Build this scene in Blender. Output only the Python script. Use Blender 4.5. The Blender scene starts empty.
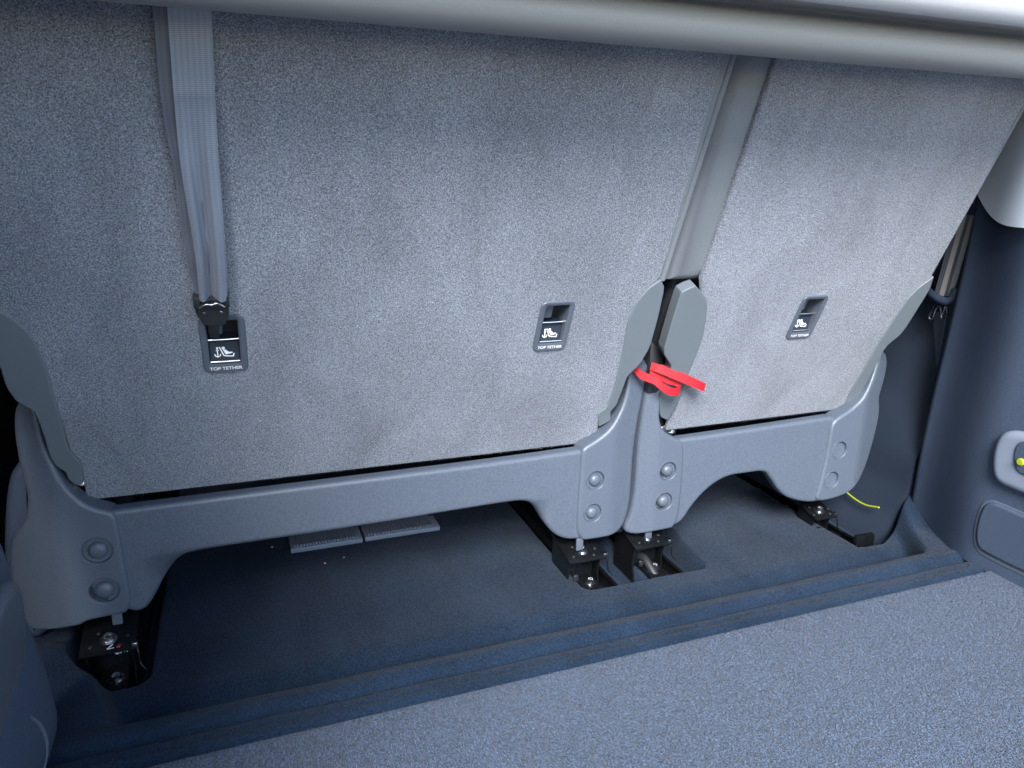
import bpy, bmesh, math, random
from mathutils import Vector, Matrix
from mathutils.geometry import intersect_line_line_2d
random.seed(4)
R = math.radians

# ------------------------------------------------------------------ camera, world, sun
SC = bpy.context.scene
COL = SC.collection
FPX, PITCH, YAW, ROLL, REC = 738.0, .27096, .3598, .01376, .41024
CAM = Vector((0, 0, .62))
cy, sy, cp, sp = math.cos(YAW), math.sin(YAW), math.cos(PITCH), math.sin(PITCH)
FW = Vector((sy*cp, cy*cp, -sp)); r0 = Vector((cy, -sy, 0)); u0 = r0.cross(FW)
RT = math.cos(ROLL)*r0 + math.sin(ROLL)*u0; UP = -math.sin(ROLL)*r0 + math.cos(ROLL)*u0
cd = bpy.data.cameras.new('camera'); cam = bpy.data.objects.new('camera', cd); COL.objects.link(cam)
cd.sensor_width = 36; cd.lens = FPX*36/1024; cd.clip_start = .02; cd.clip_end = 400
M3 = Matrix((RT, UP, -FW)).transposed()
cam.matrix_world = Matrix.Translation(CAM) @ M3.to_4x4()
SC.camera = cam

SUN_EL, SUN_AZ = R(38), R(206)      # azimuth from +Y towards +X: behind the camera, a little to the left
w = bpy.data.worlds.new('World'); SC.world = w; w.use_nodes = True
nt = w.node_tree; nt.nodes.clear()
sky = nt.nodes.new('ShaderNodeTexSky'); sky.sky_type = 'NISHITA'; sky.sun_disc = False
sky.sun_elevation = SUN_EL; sky.sun_rotation = SUN_AZ; sky.air_density = 1.0; sky.dust_density = .6
bg = nt.nodes.new('ShaderNodeBackground'); bg.inputs[1].default_value = .072
wo = nt.nodes.new('ShaderNodeOutputWorld')
nt.links.new(sky.outputs[0], bg.inputs[0]); nt.links.new(bg.outputs[0], wo.inputs[0])
sl = bpy.data.lights.new('sun', 'SUN'); sl.energy = 1.5; sl.angle = R(22); sl.color = (1, .985, .965)
so = bpy.data.objects.new('sun', sl); COL.objects.link(so)
sd = Vector((math.sin(SUN_AZ)*math.cos(SUN_EL), math.cos(SUN_AZ)*math.cos(SUN_EL), math.sin(SUN_EL)))
so.rotation_euler = sd.to_track_quat('Z', 'Y').to_euler(); so.location = (1, -2, 2)
SC.view_settings.view_transform = 'Standard'; SC.view_settings.look = 'None'
SC.view_settings.gamma = 1; SC.view_settings.exposure = 2.85
SC.render.engine = 'CYCLES'
SC.cycles.use_denoising = True; SC.cycles.max_bounces = 8; SC.cycles.diffuse_bounces = 5

# ------------------------------------------------------------------ geometry on measured planes
def ray(x, y): return FW + RT*((x-512)/FPX) - UP*((y-384)/FPX)
def hit(x, y, p, n):
    d = ray(x, y); p = Vector(p); n = Vector(n); return CAM + d*((p-CAM).dot(n)/d.dot(n))
def onY(x, y, Y): return hit(x, y, (0, Y, 0), (0, 1, 0))
def onZ(x, y, Z): return hit(x, y, (0, 0, Z), (0, 0, 1))
def onX(x, y, X): return hit(x, y, (X, 0, 0), (1, 0, 0))
SB = Vector((0, .985, .222))                                   # a point of the carpeted seat-back plane
SN = Vector((0, -math.cos(REC), -math.sin(REC)))              # its normal, towards the boot
SU = Vector((0, -math.sin(REC), math.cos(REC)))               # up along the seat back
XV = Vector((1, 0, 0))
def onS(x, y, off=0): return hit(x, y, SB + SN*off, SN)
def sP(x, s, off=0): return Vector((x, SB.y, SB.z)) + SU*s + SN*off

# ------------------------------------------------------------------ materials
def mat(name, base, rough=.6, kind=None, sc=600, con=.35, bump=.3, metal=0, sheen=0, blot=0, dist=.001, spec=.5, aniso=1, coat=0):
    m = bpy.data.materials.new(name); m.use_nodes = True; n = m.node_tree.nodes; l = m.node_tree.links
    b = n['Principled BSDF']; b.inputs['Roughness'].default_value = rough; b.inputs['Metallic'].default_value = metal
    b.inputs['Base Color'].default_value = (*base, 1); b.inputs['Specular IOR Level'].default_value = spec
    if sheen:
        b.inputs['Sheen Weight'].default_value = sheen; b.inputs['Sheen Roughness'].default_value = .45
    if kind is None: return m
    tc = n.new('ShaderNodeTexCoord'); mp = n.new('ShaderNodeMapping'); mp.inputs['Scale'].default_value = (1, 1, aniso)
    l.new(tc.outputs['Object'], mp.inputs[0])
    nz = n.new('ShaderNodeTexNoise'); nz.inputs['Scale'].default_value = sc; nz.inputs['Detail'].default_value = 3
    nz.inputs['Roughness'].default_value = .65; l.new(mp.outputs[0], nz.inputs['Vector'])
    rp = n.new('ShaderNodeMapRange'); rp.inputs[1].default_value = .3; rp.inputs[2].default_value = .7
    rp.inputs[3].default_value = 1-con; rp.inputs[4].default_value = 1+con; l.new(nz.outputs[0], rp.inputs[0])
    val = rp.outputs[0]
    if kind == 'carpet':                                       # a second, stretched noise: single fibres
        mp2 = n.new('ShaderNodeMapping'); mp2.inputs['Rotation'].default_value = (.6, .9, .8); mp2.inputs['Scale'].default_value = (1, .28, 1)
        l.new(tc.outputs['Object'], mp2.inputs[0])
        n2 = n.new('ShaderNodeTexNoise'); n2.inputs['Scale'].default_value = sc*1.5; n2.inputs['Detail'].default_value = 2
        l.new(mp2.outputs[0], n2.inputs['Vector'])
        r2 = n.new('ShaderNodeMapRange'); r2.inputs[1].default_value = .35; r2.inputs[2].default_value = .72
        r2.inputs[3].default_value = 1-con*.5; r2.inputs[4].default_value = 1+con*.9; l.new(n2.outputs[0], r2.inputs[0])
        mu = n.new('ShaderNodeMath'); mu.operation = 'MULTIPLY'; l.new(val, mu.inputs[0]); l.new(r2.outputs[0], mu.inputs[1]); val = mu.outputs[0]
    if blot:
        mpb = n.new('ShaderNodeMapping'); mpb.inputs['Scale'].default_value = (1.3, .6, .6); l.new(tc.outputs['Object'], mpb.inputs[0])
        n3 = n.new('ShaderNodeTexNoise'); n3.inputs['Scale'].default_value = 8; n3.inputs['Detail'].default_value = 5
        n3.inputs['Distortion'].default_value = .6
        l.new(mpb.outputs[0], n3.inputs['Vector'])
        r3 = n.new('ShaderNodeMapRange'); r3.inputs[1].default_value = .3; r3.inputs[2].default_value = .7
        r3.inputs[3].default_value = 1-blot; r3.inputs[4].default_value = 1+blot; l.new(n3.outputs[0], r3.inputs[0])
        m2 = n.new('ShaderNodeMath'); m2.operation = 'MULTIPLY'; l.new(val, m2.inputs[0]); l.new(r3.outputs[0], m2.inputs[1]); val = m2.outputs[0]
    vm = n.new('ShaderNodeVectorMath'); vm.operation = 'SCALE'; vm.inputs[0].default_value = base
    l.new(val, vm.inputs['Scale']); l.new(vm.outputs[0], b.inputs['Base Color'])
    bp = n.new('ShaderNodeBump'); bp.inputs['Strength'].default_value = bump; bp.inputs['Distance'].default_value = dist
    l.new(val if kind == 'carpet' else nz.outputs[0], bp.inputs['Height']); l.new(bp.outputs[0], b.inputs['Normal'])
    if blot:
        b2 = n.new('ShaderNodeBump'); b2.inputs['Strength'].default_value = .25; b2.inputs['Distance'].default_value = .012
        n5 = n.new('ShaderNodeTexNoise'); n5.inputs['Scale'].default_value = 6; n5.inputs['Detail'].default_value = 2; l.new(mpb.outputs[0], n5.inputs['Vector'])
        l.new(n5.outputs[0], b2.inputs['Height']); l.new(b2.outputs[0], bp.inputs['Normal'])
    if kind == 'plastic':                                      # worn gloss
        n4 = n.new('ShaderNodeTexNoise'); n4.inputs['Scale'].default_value = 14; n4.inputs['Detail'].default_value = 6; l.new(tc.outputs['Object'], n4.inputs['Vector'])
        r4 = n.new('ShaderNodeMapRange'); r4.inputs[3].default_value = rough-.12; r4.inputs[4].default_value = rough+.12
        l.new(n4.outputs[0], r4.inputs[0]); l.new(r4.outputs[0], b.inputs['Roughness'])
    return m
M = {}
M['seat_carpet'] = mat('seat_carpet', (.195, .217, .262), .95, 'carpet', 600, .66, .7, sheen=.25, blot=.22, dist=.0015, spec=.15)
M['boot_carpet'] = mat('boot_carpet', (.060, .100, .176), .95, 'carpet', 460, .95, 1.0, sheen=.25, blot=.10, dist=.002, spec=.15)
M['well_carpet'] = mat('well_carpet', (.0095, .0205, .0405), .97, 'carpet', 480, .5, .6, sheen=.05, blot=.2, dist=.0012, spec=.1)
M['grey_plastic'] = mat('grey_plastic', (.074, .092, .124), .40, 'plastic', 560, .22, .6, dist=.0005)
M['trim_plastic'] = mat('trim_plastic', (.115, .137, .158), .55, 'plastic', 900, .04, .12, dist=.0004)
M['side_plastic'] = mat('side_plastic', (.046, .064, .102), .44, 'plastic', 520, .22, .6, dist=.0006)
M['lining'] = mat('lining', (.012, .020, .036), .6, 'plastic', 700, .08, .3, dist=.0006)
M['dark_plastic'] = mat('dark_plastic', (.016, .018, .022), .5, 'plastic', 700, .08, .2, dist=.0005)
M['bezel_plastic'] = mat('bezel_plastic', (.075, .090, .118), .45, 'plastic', 900, .05, .15, dist=.0004)
M['fabric'] = mat('fabric', (.150, .168, .190), .85, 'fabric', 1100, .15, .5, sheen=.15, dist=.0005, spec=.2)
M['pillar'] = mat('pillar', (.62, .68, .76), .6, 'plastic', 800, .03, .1, dist=.0004)
M['cover'] = mat('cover', (.27, .275, .275), .55, 'plastic', 500, .04, .15, dist=.0004)
M['cover_lit'] = mat('cover_lit', (.5, .51, .53), .5, 'plastic', 500, .03, .1, dist=.0004)
M['black_steel'] = mat('black_steel', (.013, .015, .018), .28, 'plastic', 250, .3, .15, metal=.6)
M['steel'] = mat('steel', (.42, .43, .45), .28, 'plastic', 300, .15, .1, metal=1)
M['chrome'] = mat('chrome', (.8, .8, .78), .18, metal=1)
M['red'] = mat('red', (.40, .003, .011), .6, 'fabric', 700, .3, .8, sheen=0, dist=.0004)
M['white_print'] = mat('white_print', (.75, .76, .78), .5)
M['yellow'] = mat('yellow', (.28, .34, .01), .5)
M['headliner'] = mat('headliner', (.50, .43, .34), .9, 'fabric', 500, .1, .3)
M['ground'] = mat('ground', (.22, .22, .21), .9, 'fabric', 30, .3, .3)
M['crumb'] = mat('crumb', (.30, .27, .24), .9)
M['red_mark'] = mat('red_mark', (.5, .03, .04), .5)
M['vent'] = mat('vent', (.17, .20, .26), .5, 'plastic', 700, .05, .15)

def webbing_mat(name, base, stripe):
    m = bpy.data.materials.new(name); m.use_nodes = True; n = m.node_tree.nodes; l = m.node_tree.links; b = n['Principled BSDF']
    b.inputs['Roughness'].default_value = .33; b.inputs['Sheen Weight'].default_value = .1
    uv = n.new('ShaderNodeTexCoord'); sx = n.new('ShaderNodeSeparateXYZ'); l.new(uv.outputs['UV'], sx.inputs[0])
    def wave(sock, f, lo, hi):
        a = n.new('ShaderNodeMath'); a.operation = 'MULTIPLY'; a.inputs[1].default_value = f; l.new(sock, a.inputs[0])
        s = n.new('ShaderNodeMath'); s.operation = 'SINE'; l.new(a.outputs[0], s.inputs[0])
        r = n.new('ShaderNodeMapRange'); r.inputs[1].default_value = -1; r.inputs[3].default_value = lo; r.inputs[4].default_value = hi
        l.new(s.outputs[0], r.inputs[0]); return r.outputs[0]
    a = wave(sx.outputs[0], 2*math.pi*stripe, .9, 1.08); c = wave(sx.outputs[1], 2*math.pi*600, .8, 1.15)
    mu = n.new('ShaderNodeMath'); mu.operation = 'MULTIPLY'; l.new(a, mu.inputs[0]); l.new(c, mu.inputs[1])
    vm = n.new('ShaderNodeVectorMath'); vm.operation = 'SCALE'; vm.inputs[0].default_value = base; l.new(mu.outputs[0], vm.inputs['Scale'])
    l.new(vm.outputs[0], b.inputs['Base Color'])
    bp = n.new('ShaderNodeBump'); bp.inputs['Strength'].default_value = .4; bp.inputs['Distance'].default_value = .0005
    l.new(mu.outputs[0], bp.inputs['Height']); l.new(bp.outputs[0], b.inputs['Normal'])
    return m
M['webbing'] = webbing_mat('webbing', (.175, .20, .25), 7)
M['webbing_dark'] = webbing_mat('webbing_dark', (.11, .125, .155), 7)
M['webbing_beige'] = webbing_mat('webbing_beige', (.42, .40, .38), 5)

# ------------------------------------------------------------------ object helpers
def thing(name, label, cat, loc, group=None):
    o = bpy.data.objects.new(name, None); COL.objects.link(o); o.location = loc; o.empty_display_size = .05
    o['label'] = label; o['category'] = cat
    if group: o['group'] = group
    return o
def link(name, me, m, parent=None, label=None):
    me.materials.append(M[m]); o = bpy.data.objects.new(name, me); COL.objects.link(o)
    for p in me.polygons: p.use_smooth = True
    me.set_sharp_from_angle(angle=R(38))
    if parent is not None:
        wl = Vector(); q = parent
        while q is not None: wl += q.location; q = q.parent
        me.transform(Matrix.Translation(-wl)); o.parent = parent
    if label: o['label'] = label
    return o
def finish(name, bm, m, parent=None, label=None, wn=False):
    me = bpy.data.meshes.new(name); bmesh.ops.recalc_face_normals(bm, faces=bm.faces[:]); bm.to_mesh(me); bm.free()
    o = link(name, me, m, parent, label)
    if wn:
        md = o.modifiers.new('normals', 'WEIGHTED_NORMAL'); md.keep_sharp = True; md.weight = 80
    return o
def structure(o): o['kind'] = 'structure'; return o
def chaikin(pts, it=2, keep=(), q=.25):
    """round a closed outline; indices in keep stay sharp"""
    P = [(Vector(p), (i in keep)) for i, p in enumerate(pts)]
    for _ in range(it):
        Q = []
        for i, (p, k) in enumerate(P):
            a = P[i-1][0]; c = P[(i+1) % len(P)][0]
            if k: Q.append((p, True))
            else: Q += [(p*(1-q)+a*q, False), (p*(1-q)+c*q, False)]
        P = Q
    return [p for p, k in P]
def frame(n):
    n = Vector(n).normalized(); u = Vector((0, 0, 1)) - n*n.z
    if u.length < .1: u = Vector((0, 1, 0)) - n*n.y
    u.normalize(); return u.cross(n), u, n            # right, up, normal
def slab_bm(pts, n, t, r=.003, seg=4, bm=None, dome=0):
    """prism with a rounded front rim: pts on the front plane, body goes t behind it"""
    bm = bm or bmesh.new(); ex, ey, n = frame(n)
    o = Vector(pts[0]); P = [((Vector(p)-o).dot(ex), (Vector(p)-o).dot(ey)) for p in pts]
    Q = []
    for p in P:
        if not Q or math.hypot(p[0]-Q[-1][0], p[1]-Q[-1][1]) > 2e-4: Q.append(p)
    if math.hypot(Q[0][0]-Q[-1][0], Q[0][1]-Q[-1][1]) < 2e-4: Q.pop()
    P = Q; N = len(P)
    ar = sum(P[i][0]*P[(i+1) % N][1]-P[(i+1) % N][0]*P[i][1] for i in range(N))
    if ar < 0: P.reverse()
    nr = []
    for i in range(N):
        a, b, c = P[i-1], P[i], P[(i+1) % N]
        e1 = Vector((b[0]-a[0], b[1]-a[1])).normalized(); e2 = Vector((c[0]-b[0], c[1]-b[1])).normalized()
        n1 = Vector((-e1.y, e1.x)); n2 = Vector((-e2.y, e2.x)); s = n1+n2
        if s.length < .3: s = n1
        s.normalize(); nr.append(s/max(.6, s.dot(n1)))
    rings = []
    for k in range(seg+1):
        th = math.pi/2*k/seg; off = r*(1-math.cos(th)); d = -r*(1-math.sin(th))
        rings.append([bm.verts.new(o+ex*(P[i][0]+nr[i].x*off)+ey*(P[i][1]+nr[i].y*off)+n*d) for i in range(N)])
    rings.append([bm.verts.new(o+ex*(P[i][0]+nr[i].x*r*1.3)+ey*(P[i][1]+nr[i].y*r*1.3)) for i in range(N)])
    back = [bm.verts.new(o+ex*P[i][0]+ey*P[i][1]-n*t) for i in range(N)]
    rings = [back]+rings
    for a, b in zip(rings, rings[1:]):
        for i in range(N):
            bm.faces.new((a[i], a[(i+1) % N], b[(i+1) % N], b[i]))
    bm.faces.new(rings[-1]); bm.faces.new(list(reversed(back)))
    return bm
def th_small(pts): return max(p[0] for p in pts)-min(p[0] for p in pts) < .2
def slab(name, pts, n, t, r, m, parent=None, label=None, seg=4, cuts=(), warp=None, holes=()):
    bm = slab_bm(pts, n, t, r, seg)
    if holes:
        me = bpy.data.meshes.new('tmp'); bmesh.ops.recalc_face_normals(bm, faces=bm.faces[:]); bm.to_mesh(me); bm.free()
        a = bpy.data.objects.new('tmp', me); COL.objects.link(a); cb = bmesh.new()
        for c, rad, dep in holes: lathe_bm([(0, .02), (rad*1.04, .02), (rad, -dep), (0, -dep)], c, n, 28, cb)
        bmesh.ops.recalc_face_normals(cb, faces=cb.faces[:])
        me2 = bpy.data.meshes.new('tmp2'); cb.to_mesh(me2); cb.free(); b = bpy.data.objects.new('tmp2', me2); COL.objects.link(b)
        md = a.modifiers.new('b', 'BOOLEAN'); md.operation = 'DIFFERENCE'; md.object = b; md.solver = 'EXACT'
        dg = bpy.context.evaluated_depsgraph_get(); bm = bmesh.new(); bm.from_object(a, dg)
        bpy.data.objects.remove(a); bpy.data.objects.remove(b)
    if warp:
        zz = [p.z for p in map(Vector, pts)]
        for (co, no) in list(cuts)+[((0, 0, min(zz)+.015*k+.004), (0, 0, 1)) for k in range(int((max(zz)-min(zz))/.015)+1)]+[((min(p[0] for p in pts)+.012*k+.003, 0, 0), (1, 0, 0)) for k in range(12) if th_small(pts)]:
            bmesh.ops.bisect_plane(bm, geom=bm.verts[:]+bm.edges[:]+bm.faces[:], plane_co=co, plane_no=no, dist=1e-5)
        for v in bm.verts: v.co = CAM+(v.co-CAM)*(1+warp(v.co).y/v.co.y)
        bmesh.ops.triangulate(bm, faces=[f for f in bm.faces if len(f.verts) > 4])
    return finish(name, bm, m, parent, label, wn=True)
def lathe_bm(prof, c, n, seg=24, bm=None):
    """prof: (radius, height along n)"""
    bm = bm or bmesh.new(); ex, ey, n = frame(n); c = Vector(c); rings = []
    for r, h in prof:
        if r < 1e-6: rings.append([bm.verts.new(c+n*h)])
        else: rings.append([bm.verts.new(c+n*h+ex*(r*math.cos(2*math.pi*i/seg))+ey*(r*math.sin(2*math.pi*i/seg))) for i in range(seg)])
    for a, b in zip(rings, rings[1:]):
        for i in range(seg):
            j = (i+1) % seg
            f = [a[i % len(a)], a[j % len(a)], b[j % len(b)], b[i % len(b)]]
            g = []
            for v in f:
                if v not in g: g.append(v)
            if len(g) > 2: bm.faces.new(g)
    return bm
def lathe(name, prof, c, n, m, parent=None, label=None, seg=24): return finish(name, lathe_bm(prof, c, n, seg), m, parent, label)
def box_bm(a, b, bm=None, r=.0015, axes=None):
    """rounded box between corners a and b; axes = (origin, X, Y, Z) local frame"""
    bm = bm or bmesh.new(); t = bmesh.new(); a = Vector(a); b = Vector(b)
    bmesh.ops.create_cube(t, size=1, matrix=Matrix.Translation((a+b)/2) @ Matrix.Diagonal((*(abs(b[i]-a[i]) for i in range(3)), 1)))
    if r: bmesh.ops.bevel(t, geom=t.edges[:], offset=r, segments=2, affect='EDGES', profile=.5)
    vs = {}
    for v in t.verts:
        co = v.co.copy()
        if axes: co = axes[0]+axes[1]*co.x+axes[2]*co.y+axes[3]*co.z
        vs[v] = bm.verts.new(co)
    for f in t.faces: bm.faces.new([vs[v] for v in f.verts])
    t.free(); return bm
def tube_bm(pts, r, seg=8, bm=None):
    bm = bm or bmesh.new(); rings = []; pts = [Vector(p) for p in pts]; ref = None
    for i, p in enumerate(pts):
        d = (pts[min(i+1, len(pts)-1)]-pts[max(i-1, 0)]).normalized()
        if ref is None: ref = d.orthogonal()
        ref = (ref-d*ref.dot(d)).normalized(); v = d.cross(ref)
        rr = r[i] if isinstance(r, (list, tuple)) else r
        rings.append([bm.verts.new(p+ref*(rr*math.cos(2*math.pi*k/seg))+v*(rr*math.sin(2*math.pi*k/seg))) for k in range(seg)])
    for a, b in zip(rings, rings[1:]):
        for k in range(seg): bm.faces.new((a[k], a[(k+1) % seg], b[(k+1) % seg], b[k]))
    bm.faces.new(rings[0]); bm.faces.new(rings[-1]); return bm
def spline(pts, n=6):
    """Catmull-Rom through points (Vectors)"""
    P = [Vector(p) for p in pts]; P = [P[0]*2-P[1]]+P+[P[-1]*2-P[-2]]; out = []
    for i in range(1, len(P)-2):
        for k in range(n):
            t = k/n; a, b, c, d = P[i-1:i+3]
            out.append(.5*((2*b)+(c-a)*t+(2*a-5*b+4*c-d)*t*t+(3*b-a-3*c+d)*t**3))
    out.append(P[-2]); return out
def ribbon(name, left, right, th, m, parent=None, label=None, n=10, across=8, fold=None):
    """thick strap between two edge curves; fold(u,v) gives an offset vector; UV in metres along, 0..1 across"""
    L = spline(left, n); Rr = spline(right, n); bm = bmesh.new(); uvl = bm.loops.layers.uv.new('UVMap')
    rows = []; ln = 0
    for i, (a, b) in enumerate(zip(L, Rr)):
        if i: ln += ((a+b)/2-(L[i-1]+Rr[i-1])/2).length
        row = []
        for k in range(across+1):
            u = k/across; p = a.lerp(b, u)
            if fold: p = p+fold(u, i/(len(L)-1))
            row.append((p, u, ln))
        rows.append(row)
    def nrm(i, k):
        i2 = min(i+1, len(rows)-1); i1 = max(i-1, 0); k2 = min(k+1, across); k1 = max(k-1, 0)
        v = (rows[i][k2][0]-rows[i][k1][0]).cross(rows[i2][k][0]-rows[i1][k][0]); return v.normalized() if v.length > 1e-9 else Vector((0, -1, 0))
    F = [[bm.verts.new(rows[i][k][0]+nrm(i, k)*th/2) for k in range(across+1)] for i in range(len(rows))]
    B = [[bm.verts.new(rows[i][k][0]-nrm(i, k)*th/2) for k in range(across+1)] for i in range(len(rows))]
    def face(q):
        f = bm.faces.new([v for v, _, _ in q])
        for lp, (_, i, k) in zip(f.loops, q): lp[uvl].uv = (rows[i][k][1], rows[i][k][2])
    nI = len(rows)-1
    for i in range(nI):
        for k in range(across):
            face([(F[i][k], i, k), (F[i][k+1], i, k+1), (F[i+1][k+1], i+1, k+1), (F[i+1][k], i+1, k)])
            face([(B[i][k], i, k), (B[i+1][k], i+1, k), (B[i+1][k+1], i+1, k+1), (B[i][k+1], i, k+1)])
        for k in (0, across): face([(F[i][k], i, k), (F[i+1][k], i+1, k), (B[i+1][k], i+1, k), (B[i][k], i, k)])
    for i in (0, nI):
        for k in range(across): face([(F[i][k], i, k), (F[i][k+1], i, k+1), (B[i][k+1], i, k+1), (B[i][k], i, k)])
    return finish(name, bm, m, parent, label)
def ss(x, a, b):
    t = min(1, max(0, (x-a)/(b-a))); return t*t*(3-2*t)

# ------------------------------------------------------------------ THE SETTING
# ground outside the open tailgate
bm = bmesh.new(); vs = [bm.verts.new(p) for p in ((-30, -40, -.62), (30, -40, -.62), (30, 30, -.62), (-30, 30, -.62))]; bm.faces.new(vs)
structure(finish('ground', bm, 'ground'))

# moulded carpet of the floor well: one height field with rail slots, lip and beads
def rrect(x, y, x0, x1, y0, y1, r):
    qx = abs(x-(x0+x1)/2)-(x1-x0)/2+r; qy = abs(y-(y0+y1)/2)-(y1-y0)/2+r
    return math.hypot(max(qx, 0), max(qy, 0))+min(max(qx, qy), 0)-r
def well_h(x, y):
    # outside-ness of the pit
    xr = 1.035+max(0, y-.785)*.62
    d = max(.797-y, -.162-x, x-xr)
    if x < -.162 and y > .88: d = -.162-x
    dl = max(.797-y, -.162-x); dr = x-xr
    k = .02
    def smax(a, b):
        h = max(k-abs(a-b), 0)/k; return max(a, b)+h*h*k*.25
    d = smax(smax(.80-y, -.166-x-min(.045, .35*max(0, y-.80))), dr)
    h = .030*ss(d, -.016, .008)
    h -= .020*ss(.885-y, .0, .075)*(1-ss(d, -.02, 0))           # pit floor sinks a little towards the lip
    # beads on the lip
    if d > 0 and y < .80:
        h += -.006*math.exp(-((y-.757)/.0038)**2)+.005*math.exp(-((y-.777)/.012)**2)+.003*math.exp(-((y-.742)/.009)**2)
    if y < .735: h += .003*math.exp(-((y-.729)/.006)**2)
    h -= .03*ss(.722-y, 0, .012)
    # left corner lump
    h += .020*math.exp(-((x+.262)/.028)**2)*ss(y, .84, .90)*(1-ss(y, .95, 1.0))
    # right corner: carpet climbs towards the side panel
    h += .03*ss(x, 1.06, 1.16)*ss(y, .85, .94)
    # slots
    s = min(rrect(x, y, -.238+.02*ss(.96-y, 0, .05), -.1455, .908, 2.2, .022), rrect(x, y, .476, .700+.02*ss(y, .93, 1.1), .922, 2.2, .014))
    yc = .892+.45*max(0, x-1.05)+(.3*max(0, 1.005-x))
    s = min(s, max(.996-x, yc-y))
    dep = .052*(1-ss(s, -.008, .004))
    # carpet strip between the twin rails in the middle slot
    dep *= 1-.72*(1-ss(abs(x-.5985), .008, .02))*ss(y, .9, .95)
    return h-dep+.0006*math.sin(x*37+y*11)+.0005*math.sin(y*53-x*9)
def grid(name, x0, x1, y0, y1, st, f, m, parent=None):
    nx = int((x1-x0)/st); ny = int((y1-y0)/st); V = []; Fc = []
    for j in range(ny+1):
        for i in range(nx+1):
            x = x0+(x1-x0)*i/nx; y = y0+(y1-y0)*j/ny; V.append((x, y, f(x, y)))
    for j in range(ny):
        for i in range(nx):
            a = j*(nx+1)+i; Fc.append((a, a+1, a+nx+2, a+nx+1))
    me = bpy.data.meshes.new(name); me.from_pydata(V, [], Fc); me.materials.append(M[m])
    for p in me.polygons: p.use_smooth = True
    o = bpy.data.objects.new(name, me); COL.objects.link(o); return o
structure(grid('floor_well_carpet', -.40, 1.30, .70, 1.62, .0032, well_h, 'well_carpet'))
# boot floor board in the foreground, carpeted
structure(slab('boot_floor', [(-.245, .716, .034), (1.10, .716, .034), (1.10, -.12, .034), (-.245, -.12, .034)], (0, 0, 1), .03, .006, 'boot_carpet'))
# floor pan below and cabin floor ahead
bm = box_bm((-.6, -.12, -.14), (1.5, 3.2, -.075), r=.004); structure(finish('floor_pan', bm, 'dark_plastic'))
# unseen body shell added to shade the boot: roof and full-height walls, windows closed
bm = box_bm((-.55, .12, 1.30), (1.42, 3.2, 1.35), r=.01); structure(finish('roof_lining', bm, 'headliner'))
t = thing('shade_pillar', 'plastic-clad body pillar out of view on the left, put in to shade that side', 'pillar', (-.4, .3, .6))
finish('shade_pillar_cladding', box_bm((-.42, -.12, .0), (-.34, .60, 1.3), r=.02), 'dark_plastic', t)  # out of view, put in to keep light off the left side
bm = box_bm((-.50, .60, -.1), (-.44, 3.2, 1.3), r=.004); structure(finish('shade_wall', bm, 'dark_plastic'))  # unseen walls without windows, added so light enters only from the rear
bm = box_bm((1.33, .60, -.1), (1.39, 3.2, 1.3), r=.004); structure(finish('shade_wall', bm, 'dark_plastic'))
bm = box_bm((-.50, 3.2, -.1), (1.39, 3.26, 1.3), r=.004); structure(finish('shade_wall', bm, 'dark_plastic'))

import numpy as np
RNG = np.random.default_rng(7)
def pile(name, P, N, length, width, lean, m, parent=None):
    """short fibres: one thin triangle each, rooted at P, leaning at random about N"""
    n = len(P); rnd = RNG.normal(size=(n, 3)); d = N*1.0+rnd*lean; d /= np.linalg.norm(d, axis=1)[:, None]
    w = np.cross(d, RNG.normal(size=(n, 3))); w /= np.linalg.norm(w, axis=1)[:, None]
    L = length*(.5+RNG.random(n))[:, None]; W = width*(.6+.8*RNG.random(n))[:, None]
    V = np.empty((n, 3, 3)); V[:, 0] = P-w*W/2; V[:, 1] = P+w*W/2; V[:, 2] = P+d*L
    V = V.reshape(-1, 3)
    me = bpy.data.meshes.new(name); me.vertices.add(3*n); me.vertices.foreach_set('co', V.ravel())
    me.loops.add(3*n); me.loops.foreach_set('vertex_index', np.arange(3*n, dtype=np.int32))
    me.polygons.add(n); me.polygons.foreach_set('loop_start', np.arange(0, 3*n, 3, dtype=np.int32)); me.polygons.foreach_set('loop_total', np.full(n, 3, dtype=np.int32))
    me.update(); me.validate(); me.materials.append(M[m])
    o = bpy.data.objects.new(name, me); COL.objects.link(o)
    if parent is not None:
        o.parent = parent; o.matrix_parent_inverse = Matrix.Translation(-parent.location)
    o['kind'] = 'stuff'; return o
n_ = 300000
P_ = np.stack([RNG.uniform(-.242, 1.097, n_), .7145-(RNG.random(n_)**1.25)*.42, np.full(n_, .0338)], 1)
P_[:, 2] -= .004*np.clip((P_[:, 1]-.7105)/.004, 0, 1)
pile('carpet_pile', P_, np.tile([0, .15, 1.], (n_, 1)), .0026, .00042, .55, 'boot_carpet', bpy.data.objects['boot_floor'])
n_ = 120000; X_ = RNG.uniform(-.28, 1.16, n_); Y_ = .712+RNG.random(n_)**1.3*.5; Pp = []; Np = []
for x_, y_ in zip(X_.tolist(), Y_.tolist()):
    h0 = well_h(x_, y_); hx = well_h(x_+.002, y_); hy = well_h(x_, y_+.002)
    if h0 < -.012 or abs(hx-h0) > .004 or abs(hy-h0) > .004: continue
    Pp.append((x_, y_, h0)); Np.append((-(hx-h0)/.002, -(hy-h0)/.002, 1))
Np = np.array(Np); Np /= np.linalg.norm(Np, axis=1)[:, None]
pile('carpet_pile', np.array(Pp), Np, .0016, .0004, .5, 'well_carpet', bpy.data.objects['floor_well_carpet'])

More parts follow.
